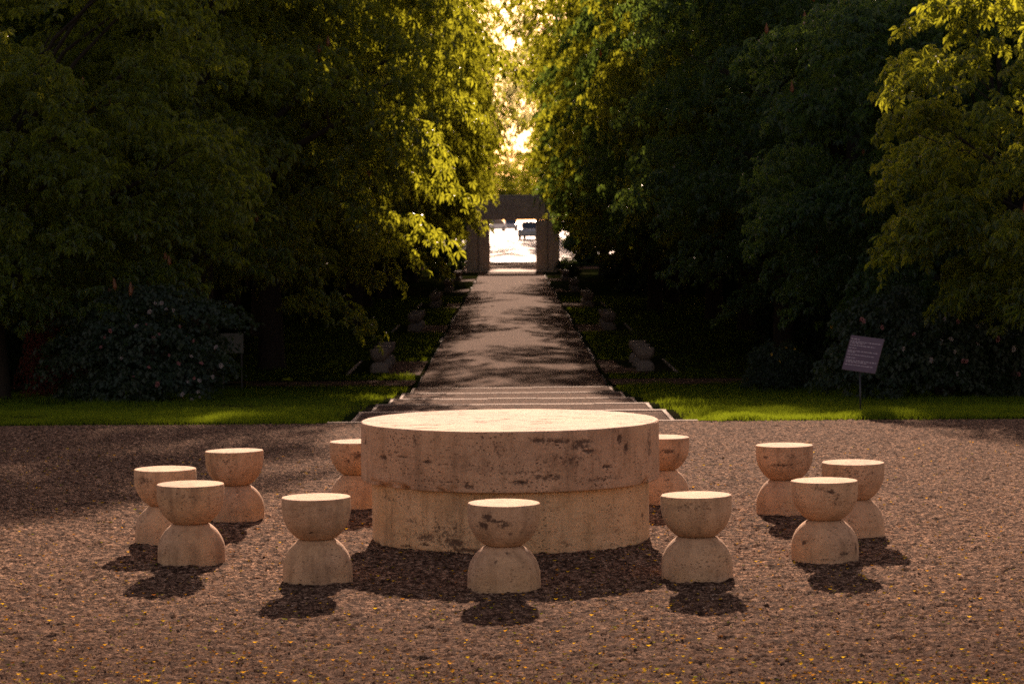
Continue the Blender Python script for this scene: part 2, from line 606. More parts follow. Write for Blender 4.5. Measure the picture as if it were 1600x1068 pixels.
def kerb_run(x0, x1, y0, y1, z0, z1, n, along, parent, name='kerb_stone', depth=0.30):
    """row of separate stones between two corners, with small gaps and uneven tops"""
    for i in range(n):
        a, b = i / n, (i + 1) / n
        g = 0.004
        dz = random.uniform(-0.006, 0.006)
        mb = MB()
        if along == 'x':
            xa, xb = x0 + (x1 - x0) * a + g, x0 + (x1 - x0) * b - g
            mb.box(xa, xb, y0 + random.uniform(-.006, .006), y1, z0 - depth, z0 + dz)
        else:
            ya, yb = y0 + (y1 - y0) * a + g, y0 + (y1 - y0) * b - g
            za, zb = z0 + (z1 - z0) * a + dz, z0 + (z1 - z0) * b + dz
            v = [(x0, ya, za - depth), (x1, ya, za - depth), (x0, yb, zb - depth), (x1, yb, zb - depth),
                 (x0, ya, za), (x1, ya, za), (x0, yb, zb), (x1, yb, zb)]
            mb.add(v, [(0, 2, 3, 1), (4, 5, 7, 6), (0, 1, 5, 4), (2, 6, 7, 3), (0, 4, 6, 2), (1, 3, 7, 5)])
        o = mb.build(name, M['kerb'])
        world_child(o, parent)


zl = [0.012] + [t[1] + 0.008 for t in TREAD]
for i in range(6):
    kerb_run(-HW - (0.02 if i else 0.05), HW + (0.02 if i else 0.05), LIPS[i] - (0.0 if i == 0 else 0.12), LIPS[i] + (0.09 if i == 0 else 0.03), zl[i], 0, 5 if i else 6, 'x', steps)
for i, (za, zb) in enumerate(TREAD):
    y0, y1 = LIPS[i] + (0.095 if i == 0 else 0.035), LIPS[i + 1] - 0.125
    mb = MB()
    mb.add([(-HW + .055, y0, za), (HW - .055, y0, za), (HW - .055, y1, zb), (-HW + .055, y1, zb),
            (-HW + .055, y0, za - .1), (HW - .055, y0, za - .1), (HW - .055, y1, zb - .1), (-HW + .055, y1, zb - .1)],
           [(0, 1, 2, 3), (4, 7, 6, 5), (0, 4, 5, 1), (2, 6, 7, 3), (0, 3, 7, 4), (1, 5, 6, 2)])
    world_child(mb.build('tread', M['path']), steps)
    for sx in (-1, 1):
        a, b = sorted((sx * HW, sx * (HW - 0.05)))
        kerb_run(a, b, y0 + .004, y1 - .004, za + 0.012, zb + 0.012, 4, 'y', steps)

# path, niches for the seats, cross path
SETS = [60.3, 82.4, 104.5, 126.6, 148.7]
ys = np.concatenate([np.arange(53.44, 100, 0.5), np.arange(100, 181, 2)])
path = sheet('gravel_path', np.linspace(-HW, HW, 17), ys,
             lambda X, Y: path_z(Y) + 0.010 * fbm(np.stack([X.ravel() * 2, Y.ravel() * 2, X.ravel() * 0], 1), 2, 9).reshape(X.shape), M['path'])
for sx in (-1, 1):
    for y0 in SETS:
        a, b = sorted((sx * 2.14, sx * 3.78))
        sheet('seat_niche', np.linspace(a, b, 5), np.linspace(y0 - 1.0, y0 + 4.6, 6), lambda X, Y: ground_z(Y) + 0.006, M['path'])
    a, b = sorted((sx * 2.14, sx * 30))
    sheet('cross_path', np.linspace(a, b, 8), np.linspace(54.4, 57.2, 4), lambda X, Y: ground_z(Y) + 0.012, M['path'])
    for k, (ya, yb) in enumerate([(57.3, SETS[0] - 1.0)] + [(SETS[i] + 4.6, SETS[i + 1] - 1.0) for i in range(4)] + [(SETS[4] + 4.6, 172)]):
        a, b = sorted((sx * 2.065, sx * 2.13))
        nseg = max(1, int((yb - ya) / 3.0))
        for i in range(nseg):
            y0_, y1_ = ya + (yb - ya) * i / nseg + .01, ya + (yb - ya) * (i + 1) / nseg - .01
            mb = MB()
            za, zb = float(ground_z(y0_)) + random.uniform(-.02, .012), float(ground_z(y1_)) + random.uniform(-.02, .012)
            mb.add([(a, y0_, za - .2), (b, y0_, za - .2), (a, y1_, zb - .2), (b, y1_, zb - .2), (a, y0_, za), (b, y0_, za), (a, y1_, zb), (b, y1_, zb)],
                   [(0, 2, 3, 1), (4, 5, 7, 6), (0, 1, 5, 4), (2, 6, 7, 3), (0, 4, 6, 2), (1, 3, 7, 5)])
            o = mb.build('kerb_stone', M['seat_stone'])
            o.parent = path
    for y0 in SETS:
        a, b = sorted((sx * 3.785, sx * 3.845))
        for i in range(3):
            mb = MB().box(a, b, y0 - 1 + i * 1.86, y0 + .84 + i * 1.86, -1.6, float(ground_z(y0)) + 0.04)
            o = mb.build('kerb_stone', M['seat_stone'])
            o.parent = path

# lawns: each side of the steps and path, running back under the trees
for sx in (-1, 1):
    xa = np.array([HW + 0.012, HW + 0.10, HW + 0.5, 2.8, 3.5, 5, 7, 10, 14, 20, 40, 120, 398])
    ysl = np.concatenate([[29.075, 29.14], np.sort(np.concatenate([np.arange(29.6, 57, 0.8), [L + e for L in LIPS[1:] for e in (-.05, .05)]])), np.arange(58, 178, 6), [181]])

    def lz(X, Y):
        P = np.stack([X.ravel(), Y.ravel(), X.ravel() * 0], 1)
        k = np.clip((np.abs(X) - 2.2) / 1.5, 0, 1)
        ty = [29.075, 29.14] + [v for i_ in range(5) for v in (LIPS[i_] + .05, LIPS[i_ + 1] - .05)] + [54.0, 57.0]
        tz = [0.0, -.20] + [v for a_, b_ in TREAD for v in (a_ + .015, b_ + .015)] + [-1.33, -1.27]
        gi = np.interp(Y, ty, tz)
        q = np.clip((np.abs(X) - HW - .05) / .45, 0, 1)
        q = np.where(Y > 57, 1, q * q * (3 - 2 * q))
        return gi * (1 - q) + ground_z(Y) * q + k * (0.03 * fbm(P * 0.7, 3, 21).reshape(X.shape) + 0.01)
    xx = xa if sx > 0 else -xa[::-1]
    sheet('lawn', xx, ysl, lz, M['lawn'])
# the low step edge of the lawn towards the plaza
mbk = MB().box(-398, -HW - .06, 29.05, 29.07, -0.4, 0.004).box(HW + .06, 398, 29.05, 29.07, -0.4, 0.004)
o = mbk.build('lawn_edging', M['lawn']); o['kind'] = 'structure'

# behind the gate: forecourt, verge and the sunlit street
sheet('forecourt', np.array([-60, -20, -6, 0, 6, 20, 60.0]), np.linspace(181, 214, 5), lambda X, Y: ground_z(Y) - 0.0, M['path'])
sheet('street', np.array([-398, -100, -30, 0, 30, 100, 398.0]), np.array([214, 222, 230, 240, 250, 265, 280, 300, 340, 380, 420, 520, 638.0]), lambda X, Y: ground_z(Y), M['street'])
for sx in (-1, 1):
    a, b = sorted((sx * 5.5, sx * 398))
    sheet('verge', np.linspace(a, b, 6), np.linspace(196, 206, 4), lambda X, Y: ground_z(Y) + 0.02, M['lawn'])
sheet('gate_threshold', np.array([-3.6, 3.6]), np.array([171.0, 181.5]), lambda X, Y: X * 0 - 1.115, M['kerb'])

# grass blades
def grass():
    vs, ts = [], []
    def blades(n, xf, yf, hmin, hmax, wd):
        Y = yf(n)
        X = xf(n, Y)
        h = rng.uniform(hmin, hmax, n)
        a = rng.uniform(0, 6.28, n)
        pn = fbm(np.stack([X, Y, X * 0], 1) * 1.6, 3, 77)
        h = h * np.clip(1 + 1.1 * pn, .35, 1.7)
        le = rng.uniform(0.1, 0.7, n) * h
        la = rng.uniform(0, 6.28, n)
        z = ground_z(Y) - 0.004
        ty = [29.075, 29.14] + [v for i_ in range(5) for v in (LIPS[i_] + .05, LIPS[i_ + 1] - .05)] + [54.0, 57.0]
        tz = [0.0, -.20] + [v for a_, b_ in TREAD for v in (a_ + .015, b_ + .015)] + [-1.33, -1.27]
        q = np.clip((np.abs(X) - HW - .05) / .45, 0, 1)
        q = np.where(Y > 57, 1, q * q * (3 - 2 * q))
        z = np.interp(Y, ty, tz) * (1 - q) + z * q
        v = np.zeros((n, 3, 3))
        v[:, 0] = np.stack([X - wd * np.cos(a), Y - wd * np.sin(a), z], 1)
        v[:, 1] = np.stack([X + wd * np.cos(a), Y + wd * np.sin(a), z], 1)
        v[:, 2] = np.stack([X + le * np.cos(la), Y + le * np.sin(la), z + h], 1)
        vs.append(v.reshape(-1, 3))
        ts.append(np.repeat(np.clip(rng.random(n) * .6 + .25 + .9 * pn, 0, 1), 3))
    for sx in (-1, 1):
        # front edge of the lawn, ragged towards the gravel
        blades(52000, lambda n, Y: sx * rng.uniform(2.16, 6.9, n), lambda n: 29.16 + (rng.random(n) ** 1.3) * 3.2, 0.03, 0.085, 0.004)
        blades(3500, lambda n, Y: sx * rng.uniform(2.2, 6.9, n), lambda n: 29.16 - np.abs(rng.normal(0, 0.09, n)), 0.02, 0.07, 0.004)
        blades(48000, lambda n, Y: sx * rng.uniform(2.16, 9.5, n), lambda n: 32 + rng.random(n) * 22.3, 0.04, 0.10, 0.007)
        blades(30000, lambda n, Y: sx * rng.uniform(2.2, 9.0, n), lambda n: 57.3 + (rng.random(n) ** 1.4) * 60, 0.04, 0.10, 0.012)
    v = np.concatenate(vs)
    t = np.concatenate(ts)
    # keep the gravel seat niches clear
    c = v.reshape(-1, 3, 3)
    keep = np.ones(len(c), bool)
    for y0 in SETS:
        keep &= ~((np.abs(c[:, 0, 0]) < 3.85) & (c[:, 0, 1] > y0 - 1) & (c[:, 0, 1] < y0 + 4.6))
    c = c[keep]
    t = t.reshape(-1, 3)[keep].ravel()
    v = c.reshape(-1, 3)
    o = link('grass', np_mesh('grass', v, np.arange(len(v)).reshape(-1, 3), False, {'tint': t}), M['grass'])
    tag(o, 'short green lawn grass beside the steps and the long path', 'grass', kind='stuff')


grass()

# ------------------------------------------------------------------ stone table and stools
def lathe_np(prof, nseg, disp=None, cap=True):
    """prof: list of (r, z) bottom to top; returns verts, quad faces, tri faces"""
    prof = np.array(prof, float)
    n = len(prof)
    th = np.arange(nseg) / nseg * 2 * np.pi
    Rr = prof[:, 0][:, None] * np.ones(nseg)[None]
    Z = prof[:, 1][:, None] * np.ones(nseg)[None]
    v = np.stack([Rr * np.cos(th), Rr * np.sin(th), Z], 2).reshape(-1, 3)
    i = np.arange((n - 1) * nseg).reshape(n - 1, nseg)
    j = np.roll(i, -1, 1)
    f = np.stack([i.ravel(), j.ravel(), j.ravel() + nseg, i.ravel() + nseg], 1)
    v = np.concatenate([v, [[0, 0, prof[0, 1]], [0, 0, prof[-1, 1]]]])
    a = np.arange(nseg)
    b = np.roll(a, -1)
    t0 = np.stack([b, a, np.full(nseg, n * nseg)], 1)
    t1 = np.stack([a + (n - 1) * nseg, b + (n - 1) * nseg, np.full(nseg, n * nseg + 1)], 1)
    return v, f, np.concatenate([t0, t1])


def drum_profile(r, z0, z1, rb, rt, step=0.012):
    p = [(r * k, z0) for k in np.linspace(0.15, 1, 14)[:-1]]
    p = [(x, z) for x, z in p if x < r - rb]
    p += [(r - rb + rb * math.sin(t), z0 + rb - rb * math.cos(t)) for t in np.linspace(0, math.pi / 2, 4)]
    p += [(r, z) for z in np.arange(z0 + rb + step, z1 - rt, step)]
    p += [(r - rt + rt * math.cos(t), z1 - rt + rt * math.sin(t)) for t in np.linspace(0, math.pi / 2, 4)]
    p += [(k, z1) for k in np.linspace(r - rt, 0.1, 60)[1:]]
    return p


def drum(name, r, z0, z1, rb, rt, mat, parent, stains, chips, seed, nseg=560):
    v, f, t = lathe_np(drum_profile(r, z0, z1, rb, rt), nseg)
    rad = np.hypot(v[:, 0], v[:, 1]) + 1e-9
    nx, ny = v[:, 0] / rad, v[:, 1] / rad
    side = np.clip((rad - (r - 0.05)) / 0.05, 0, 1)
    d = 0.006 * fbm(v * 2.3, 3, seed) + 0.0022 * fbm(v * 26, 3, seed + 5)
    # chipped edges
    eb = np.clip(1 - np.abs(v[:, 2] - z0) / 0.05, 0, 1)
    et = np.clip(1 - np.abs(v[:, 2] - z1) / 0.016, 0, 1)
    cn = fbm(np.stack([nx * 7, ny * 7, v[:, 2] * 9], 1), 4, seed + 9)
    d -= chips * eb * np.clip(cn - 0.05, 0, 1) * 0.22
    d -= 0.25 * chips * et * np.clip(cn + 0.15 - 0.25, 0, 1) * 0.10
    ang = np.arctan2(v[:, 0], -v[:, 1])          # 0 faces the camera
    st = np.zeros(len(v))
    for (px, pz, sx, sz, k) in stains:
        a = math.asin(max(-0.99, min(0.99, px)))
        wob = 0.5 * fbm(np.stack([ang * 9, v[:, 2] * 22, ang * 0 + seed], 1), 3, seed + 3)
        q = ((ang - a) / sx) ** 2 + ((v[:, 2] - pz) / sz) ** 2
        g = np.exp(-q * (1 + wob))
        st = np.maximum(st, k * g * (side > 0.5))
    d -= 0.010 * np.clip(st - 0.5, 0, 1) * 2
    v[:, 0] += nx * d * side
    v[:, 1] += ny * d * side
    top = (v[:, 2] > z1 - 1e-4)
    v[:, 2] += np.where(top, 0.0025 * fbm(v * 3, 3, seed + 2) - 0.004 * np.clip(fbm(v * np.array([5, 14, 1]), 4, seed + 4) - 0.28, 0, 1) * 4 * (rad < r - .04), 0)
    crack = np.clip(fbm(v * np.array([2.2, 9, 1]), 5, seed + 4) - 0.20, 0, 1) * 2.6 * np.clip(fbm(v * 1.1 + 5, 2, seed + 8) + 0.25, 0, 1)
    st = np.where(top & (rad < r - 0.03), np.clip(crack, 0, 1), st)
    return link(name, np_mesh(name, v, [f, t], True, {'stain': st}), mat, parent)


def px2s(px, rpx=233.0):
    return (px - 797) / rpx


TX, TY = -0.018, 18.5
table = empty('stone_table', (TX, TY, 0))
tag(table, 'massive round stone table of two stacked drums with dark stains, centre of the plaza', 'table')
top_st = [(px2s(605), 0.635, .045, .018, 1.0), (px2s(590), 0.67, .03, .008, .8), (px2s(635), 0.655, .10, .007, .75), (px2s(672), 0.63, .05, .014, 1.0), (px2s(700), .615, .10, .007, .7),
          (px2s(752), .61, .2, .05, .42), (px2s(838), 0.785, .05, .022, 1.0), (px2s(870), .775, .12, .03, .7), (px2s(900), .74, .10, .04, .75), (px2s(913), .70, .05, .012, 1.1),
          (px2s(905), .765, .09, .028, .8), (px2s(940), .585, .05, .016, 1.1), (px2s(962), .765, .04, .05, .85), (px2s(972), .70, .03, .05, .85), (px2s(850), .53, .12, .03, .7),
          (px2s(812), .50, .07, .02, .95), (px2s(930), .50, .2, .02, .65), (px2s(820), .57, .25, .012, .6), (px2s(700), .50, .3, .010, .6), (px2s(880), .64, .25, .05, .5),
          (px2s(1010), .70, .05, .12, .55), (px2s(575), .73, .02, .07, .7), (px2s(655), .77, .03, .06, .55), (px2s(780), .73, .04, .08, .5), (px2s(735), .47, .04, .02, .9)]
base_st = [(px2s(670, 217), 0.10, .12, .045, .72), (px2s(710, 217), .07, .12, .05, .78), (px2s(650, 217), .20, .10, .015, .6), (px2s(700, 217), .14, .25, .10, .45), (px2s(668, 217), .045, .05, .012, 1.0),
           (px2s(735, 217), .02, .2, .02, .9), (px2s(610, 217), .34, .12, .02, .6), (px2s(1000, 217), .19, .02, .02, .9), (px2s(640, 217), .02, .1, .012, .8), (px2s(880, 217), .06, .06, .03, .5), (px2s(990, 217), .03, .1, .02, .5)]
drum('tabletop', 1.075, 0.425, 0.846, 0.012, 0.010, M['travertine_top'], table, top_st, 0.8, 31)
drum('drum_base', 1.0, -0.04, 0.423, 0.01, 0.01, M['travertine_base'], table, base_st, 0.5, 47, 480)


def stool_profiles(r=0.223, neck=0.112, h=0.53):
    zc = h / 2
    up = [(0.02, zc)] + [(neck * k, zc) for k in (0.5,)]
    a0 = math.asin(neck / r)
    H = h / 2
    curve = []
    cz = H * 0.74                                # height of the curved part
    c0 = math.cos(a0)
    for t in np.linspace(a0, math.pi / 2, 22):
        curve.append((r * math.sin(t) ** 0.94 if t < 1.57 else r, cz * (c0 - math.cos(t)) / c0))
    curve[0] = (neck, 0.0)
    bowl = [(0.02, zc + .0015), (neck * .5, zc + .0015)] + [(x, zc + .0015 + z) for x, z in curve]
    bowl += [(r, zc + z) for z in np.linspace(cz + .012, H - 0.010, 6)]
    rt = 0.007
    bowl += [(r - rt + rt * math.cos(t), h - rt + rt * math.sin(t)) for t in np.linspace(0.2, math.pi / 2, 4)]
    bowl += [(r * k, h) for k in np.linspace(0.93, 0.08, 12)]
    dome = [(0.02, -0.03), (r * .6, -0.03), (r * 1.005, -0.03)] + [(r * 1.005, z) for z in np.linspace(-.01, H - cz - .012, 5)]
    dome += [(x * 1.005 if x > neck * 1.2 else x, H - z) for x, z in reversed(curve)]
    dome += [(neck * .5, zc), (0.02, zc)]
    return bowl, dome


def make_stool(k, marks=((), ())):
    r = 0.2225 + random.uniform(-.003, .003)
    bowl, dome = stool_profiles(r, 0.110 + random.uniform(-.005, .006), 0.53 + random.uniform(-.004, .008))
    root = empty('stone_stool')
    for nm, pr, sd, mk in (('seat', bowl, 100 + k, marks[0]), ('base', dome, 200 + k, marks[1])):
        v, f, t = lathe_np(pr, 96)
        rad = np.hypot(v[:, 0], v[:, 1]) + 1e-9
        d = 0.0045 * fbm(v * 5 + k, 3, sd) + 0.0018 * fbm(v * 30, 3, sd + 1)
        cn = fbm(v * 16, 3, sd + 7)
        hh = v[:, 2].max()
        d -= (nm == 'seat') * np.clip(1 - np.abs(v[:, 2] - hh) / 0.02, 0, 1) * np.clip(cn - 0.25, 0, 1) * 0.04 * (rad > r * .8)
        v[:, 0] += v[:, 0] / rad * d
        v[:, 1] += v[:, 1] / rad * d
        ang = np.arctan2(v[:, 0], -v[:, 1])
        st = np.zeros(len(v))
        for (mx_, mz, sx_, sz_, kk) in mk:
            wob = 0.6 * fbm(np.stack([ang * 3 + k, v[:, 2] * 22, ang * 0], 1), 3, sd + 3)
            q = ((ang - math.asin(max(-.99, min(.99, mx_)))) / sx_) ** 2 + ((v[:, 2] - mz) / sz_) ** 2
            st = np.maximum(st, kk * np.exp(-q * (1 + wob)))
        v[:, :2] *= (1 - 0.02 * np.clip(st - .6, 0, 1))[:, None]
        link(nm, np_mesh(nm, v, [f, t], True, {'stain': st}), M['travertine'], root)
    return root


TH = R(0.40)


def unroll(px, py):
    x, y = px - 800, py - 534
    # picture is turned anticlockwise by TH, turn it back
    return 800 + x * math.cos(TH) - y * math.sin(TH), 534 + x * math.sin(TH) + y * math.cos(TH)


def on_ground(px, py, z=0.0):
    ux, uy = unroll(px, py)
    beta = math.atan((uy - 534) / 4009) + R(2.70)
    d = (CAM_H - z) / math.tan(beta)
    return (ux - 800) / 4009 * d * math.cos(R(2.7)) / 1.0, d


ST = [(787.5, 925, 'nearest round stone stool with a dark pitted patch, directly in front of the table'),
      (494.5, 914, 'round stone stool with a pale scratched base, next left of the nearest stool'),
      (1091, 909, 'plain grey brown round stone stool, next right of the nearest stool'),
      (296, 885, 'front round stone stool of the group of three left of the table'),
      (1292, 879, 'round stone stool with a black pit, front one of the right group of three'),
      (257, 852, 'outermost round stone stool on the left side, partly behind another stool'),
      (1336, 842, 'outermost round stone stool on the right side, partly behind another stool'),
      (366, 816, 'farther back round stone stool in the left group of three'),
      (1229, 807, 'farther back round stone stool in the right group of three'),
      (559, 796, 'round stone stool half hidden behind the left edge of the table'),
      (1034, 789, 'round stone stool half hidden behind the right edge of the table')]
MARKS = [(((-.42, .465, .22, .022, .9), (-.15, .44, .3, .014, .95), (-.5, .41, .18, .022, .85), (.1, .415, .25, .03, .6), (.25, .36, .12, .015, .6)), ((-.2, .185, .09, .014, .85), (.2, .235, .12, .012, .7), (.3, .1, .2, .02, .3))),
         (((-.2, .33, .09, .009, 1.1), (.3, .47, .3, .03, .35), (-.6, .45, .2, .05, .35)), ((.4, .08, .2, .03, .3),)),
         (((0, .47, .9, .035, .42), (.35, .38, .1, .01, .7)), ((.2, .2, .3, .03, .3),)),
         (((-.1, .46, .5, .03, .35), (.55, .42, .1, .04, .4)), ((.1, .05, .4, .03, .25),)),
         (((.05, .47, .2, .016, 1.1), (.25, .44, .10, .03, .7), (-.3, .5, .3, .02, .45), (.3, .40, .2, .03, .5)), ((-.75, .13, .10, .016, 1.1), (.45, .055, .2, .018, .8), (.85, .09, .08, .04, .9), (0, .02, .4, .012, .6))),
         (((-.6, .45, .3, .06, .55), (-.2, .38, .2, .03, .4)), ((.3, .12, .10, .016, 1.0),)),
         (((.5, .47, .15, .01, .8), (-.2, .49, .5, .02, .4)), ((.1, .01, .1, .012, .9),)),
         (((-.2, .46, .4, .05, .42),), ((0, .1, .4, .05, .25),)),
         (((-.75, .45, .12, .012, .9), (-.25, .395, .5, .007, .95), (.2, .47, .3, .03, .4)), ((.3, .15, .3, .03, .3),)),
         (((.1, .43, .25, .04, .75), (-.3, .38, .15, .03, .7)), ((-.3, .15, .1, .03, .5),)),
         (((.2, .43, .3, .025, .8), (.6, .40, .1, .03, .6)), ((.2, .2, .2, .03, .4),))]
for k, (px, py, lab) in enumerate(ST):
    X, d = on_ground(px, py)
    X *= (d + 0.215) / d
    s = make_stool(k, MARKS[k])
    s.location = (X, d + 0.215, 0)
    s.rotation_euler = (random.uniform(-.008, .008), random.uniform(-.012, .012), random.uniform(-.1, .1))
    tag(s, lab, 'stool', 'round stone stools around the table')
s = make_stool(40)
s.location = (0.02, 21.0, 0)
tag(s, 'round stone stool directly behind the table, hidden by it', 'stool', 'round stone stools around the table')

# ------------------------------------------------------------------ square stone seats along the path
def seat_mesh(name, prof):
    """rounded-square section swept along z: prof of (half width, z)"""
    v, n = [], 24
    for hw, z in prof:
        for i in range(n):
            t = 2 * math.pi * (i + 0.5) / n
            c, s_ = math.cos(t), math.sin(t)
            k = (abs(c) ** 8 + abs(s_) ** 8) ** (-1 / 8)
            v.append((hw * c * k, hw * s_ * k, z))
    m_ = len(prof)
    q = [(i * n + j, i * n + (j + 1) % n, (i + 1) * n + (j + 1) % n, (i + 1) * n + j) for i in range(m_ - 1) for j in range(n)]
    v += [(0, 0, prof[0][1]), (0, 0, prof[-1][1])]
    t = [(m_ * n, (j + 1) % n, j) for j in range(n)] + [(m_ * n + 1, (m_ - 1) * n + j, (m_ - 1) * n + (j + 1) % n) for j in range(n)]
    return np_mesh(name, v, [np.array(q), np.array(t)], False)


up = [(0.10, .262), (0.115, .27), (0.15, .30), (0.18, .335), (0.20, .37), (0.212, .41), (0.215, .45), (0.215, .535), (.209, .541)]
lo = [(0.216, -.05), (0.216, .06), (0.212, .12), (0.20, .165), (0.18, .20), (0.15, .235), (0.115, .258), (0.10, .26)]
seat0 = empty('square_stone_seat')
link('seat', seat_mesh('seat', up), M['seat_stone'], seat0)
link('base', seat_mesh('base', lo), M['seat_stone'], seat0)
ordn = ['first', 'second', 'third', 'fourth', 'fifth']
pos3 = ['nearest', 'middle', 'farthest']
first = True
for si, side in ((-1, 'left'), (1, 'right')):
    for i, y0 in enumerate(SETS):
        for j in range(3):
            s = seat0 if first else copy_tree(seat0)
            first = False
            y = y0 + 0.1 + 1.75 * j
            s.location = (si * 3.13, y, float(ground_z(y)))
            s.rotation_euler = (0, 0, random.uniform(-.03, .03))
            tag(s, f'grey square stone seat, {pos3[j]} of three in the {ordn[i]} niche {side} of the path', 'stone seat', 'square stone seats lining the path')

# ------------------------------------------------------------------ stone gate at the end of the path
gate = empty('stone_gate', (0, 175.6, -1.12))
tag(gate, 'plain massive stone gate with two thick pillars closing the far end of the path', 'gate')
sc_ = 175.6 / 4009
for a, b in ((725.3 - 795.5, 762 - 795.5), (834 - 795.5, 870.6 - 795.5)):
    x0, x1 = a * sc_, b * sc_
    mid = (x0 + x1) / 2
    mb = MB()
    g = 0.05
    mb.box(x0, mid - g, -0.85, 0.85, 0, 3.46).box(mid + g, x1, -0.85, 0.85, 0, 3.46).box(mid - g, mid + g, -0.75, 0.75, 0, 3.458)
    bevel(mb.build('pillar', M['gate_stone'], gate), 0.03)
bevel(MB().box(-71.5 * sc_, 76.5 * sc_, -0.9, 0.9, 3.464, 5.0).build('lintel', M['gate_stone'], gate), 0.04)
bevel(MB().box(-70.2 * sc_, 75.2 * sc_, -0.86, 0.86, 5.003, 5.16).build('capping', M['gate_stone'], gate), 0.03)

# ------------------------------------------------------------------ cars on the street
def make_car(paint, lab, loc, rz, L=4.3, H=1.5, W=1.75):
    root = empty('parked_car', loc, rz)
    tag(root, lab, 'car', 'cars on the street beyond the gate')
    h = H / 1.5
    low = [(-L / 2, .35), (-L / 2 + .03, .72), (-L / 2 + .25, .86), (-L * .24, .93), (L * .34, .95), (L / 2 - .06, .88), (L / 2, .6), (L / 2 - .04, .3), (L * .42, .24), (-L * .42, .24)]
    mb = MB()
    def extr(prof, w0, w1, zmid=0.9):
        n = len(prof)
        v = []
        for s in (-1, 1):
            for (x, z) in prof:
                wdt = w0 if z <= zmid else w1
                v.append((x, s * wdt, z * h))
        q = [(i, (i + 1) % n, n + (i + 1) % n, n + i) for i in range(n)]
        return v, q, n
    v, q, n = extr(low, W / 2, W / 2)
    mb.add(v, q)
    mb.add(v, [], [(0, i, i + 1) for i in range(1, n - 1)] + [(n, n + i + 1, n + i) for i in range(1, n - 1)])
    bevel(mb.build('body', paint, root), .03)
    cab = [(-L * .235, .94), (-L * .10, 1.42), (L * .20, 1.47), (L * .37, 1.30), (L * .43, .95)]
    v, q, n = extr(cab, W / 2 - .06, W / 2 - .2)
    MB().add(v, q[:-1]).add(v, [], [(0, i, i + 1) for i in range(1, n - 1)] + [(n, n + i + 1, n + i) for i in range(1, n - 1)]).build('window', M['glass'], root)
    rf = [(-L * .09, 1.425), (L * .20, 1.475), (L * .36, 1.315), (L * .36, 1.36), (L * .20, 1.52), (-L * .09, 1.47)]
    v, q, n = extr(rf, W / 2 - .19, W / 2 - .19)
    MB().add(v, q).add(v, [], [(0, i, i + 1) for i in range(1, n - 1)] + [(n, n + i + 1, n + i) for i in range(1, n - 1)]).build('roof', paint, root)
    for sx in (-1, 1):
        for sy in (-1, 1):
            w_ = MB().tube((sx * L * .31, sy * (W / 2 - .18), .31), (sx * L * .31, sy * (W / 2 + .01), .31), .31, .31, 18).build('wheel', M['tyre'], root)
            MB().tube((sx * L * .31, sy * (W / 2 + .0), .31), (sx * L * .31, sy * (W / 2 + .02), .31), .19, .17, 12).build('rim', M['rim'], w_)
    for sy in (-1, 1):
        MB().box(-L / 2 - .012, -L / 2 + .1, sy * .62 - .16, sy * .62 + .16, .62, .76).build('headlight', M['rim'], root)
        MB().box(L / 2 - .1, L / 2 + .012, sy * .62 - .14, sy * .62 + .14, .68, .84).build('tail_lamp', M['tail'], root)
    return root


def car_at(px, y, rz, paint, lab, **k):
    make_car(M[paint], lab, ((px - 797.0) / 4009 * y, y, float(ground_z(y))), rz, **k)


car_at(827, 266, R(80), 'car_silver', 'grey car with bright roof seen at the right side of the gate opening', H=1.85, W=1.9, L=4.6)
car_at(795, 335, R(94), 'car_silver', 'silver car with glinting roof seen in the middle of the gate opening')
car_at(768, 330, R(60), 'car_white', 'pale car half hidden behind the left gate pillar')

# ------------------------------------------------------------------ information sign on the lawn
SX, SD = (1344.5 - 800 + 0.8) / 4009 * 30.7, 30.7
sign = empty('information_sign', (SX, SD, float(ground_z(30.7))))
tag(sign, 'tilted plum grey information plate with text lines on a thin post at the lawn edge', 'sign')
u = Vector((.374, -.17, -.046))
v_ = Vector((.14, .20, .40))
u_n, v_n = u.normalized(), v_.normalized()
v_n = (v_n - u_n * v_n.dot(u_n)).normalized()
nn = u_n.cross(v_n)
WP, HP = u.length, v_.length
pc = Vector(((1348.5 - 1344.5) / 131.0, 0.0, CAM_H - (554 + 3.5 - 345) / 4009 * 30.7 - float(ground_z(30.7))))
rotm = Matrix((u_n, v_n, nn)).transposed().to_4x4()
pl = bevel(MB().box(-WP / 2, WP / 2, -HP / 2, HP / 2, -0.008, 0.008).build('plate', M['plate'], sign), .003)
pl.matrix_local = Matrix.Translation(pc) @ rotm
mb = MB()
lines = [(.90, .04, .30), (.83, .04, .97), (.785, .04, .47), (.72, .04, .80), (.64, .04, .26), (.56, .04, .93), (.52, .04, .27), (.45, .04, .86), (.36, .04, .32), (.285, .05, .96), (.24, .05, .68), (.16, .05, .90)]
for (yy_, a, b) in lines:
    x = a
    while x < b:
        wl = min(random.uniform(.03, .11), b - x)
        xx0, xx1 = (-.5 + x) * WP, (-.5 + x + wl * .86) * WP
        yc = (-.5 + yy_) * HP
        mb.add([(xx0, yc - .0045, .0095), (xx1, yc - .0045, .0095), (xx1, yc + .0045, .0095), (xx0, yc + .0045, .0095)], [(0, 1, 2, 3)])
        x += wl + .012
mb.build('lettering', M['lettering'], pl)['kind'] = 'stuff'
fr = MB().tube((0, 0, -.2), (-.01, 0.0, pc.z - .12), .011, .010, 10)
fr.tube((0, 0, -.02), (0, 0, .05), .02, .016, 10)
fr.build('post', M['dark_metal'], sign, smooth=True)
br = MB().tube((-.012, 0.0, pc.z - .13), tuple(pc - nn * 0.012), .009, .009, 8)
br.build('bracket', M['dark_metal'], sign)

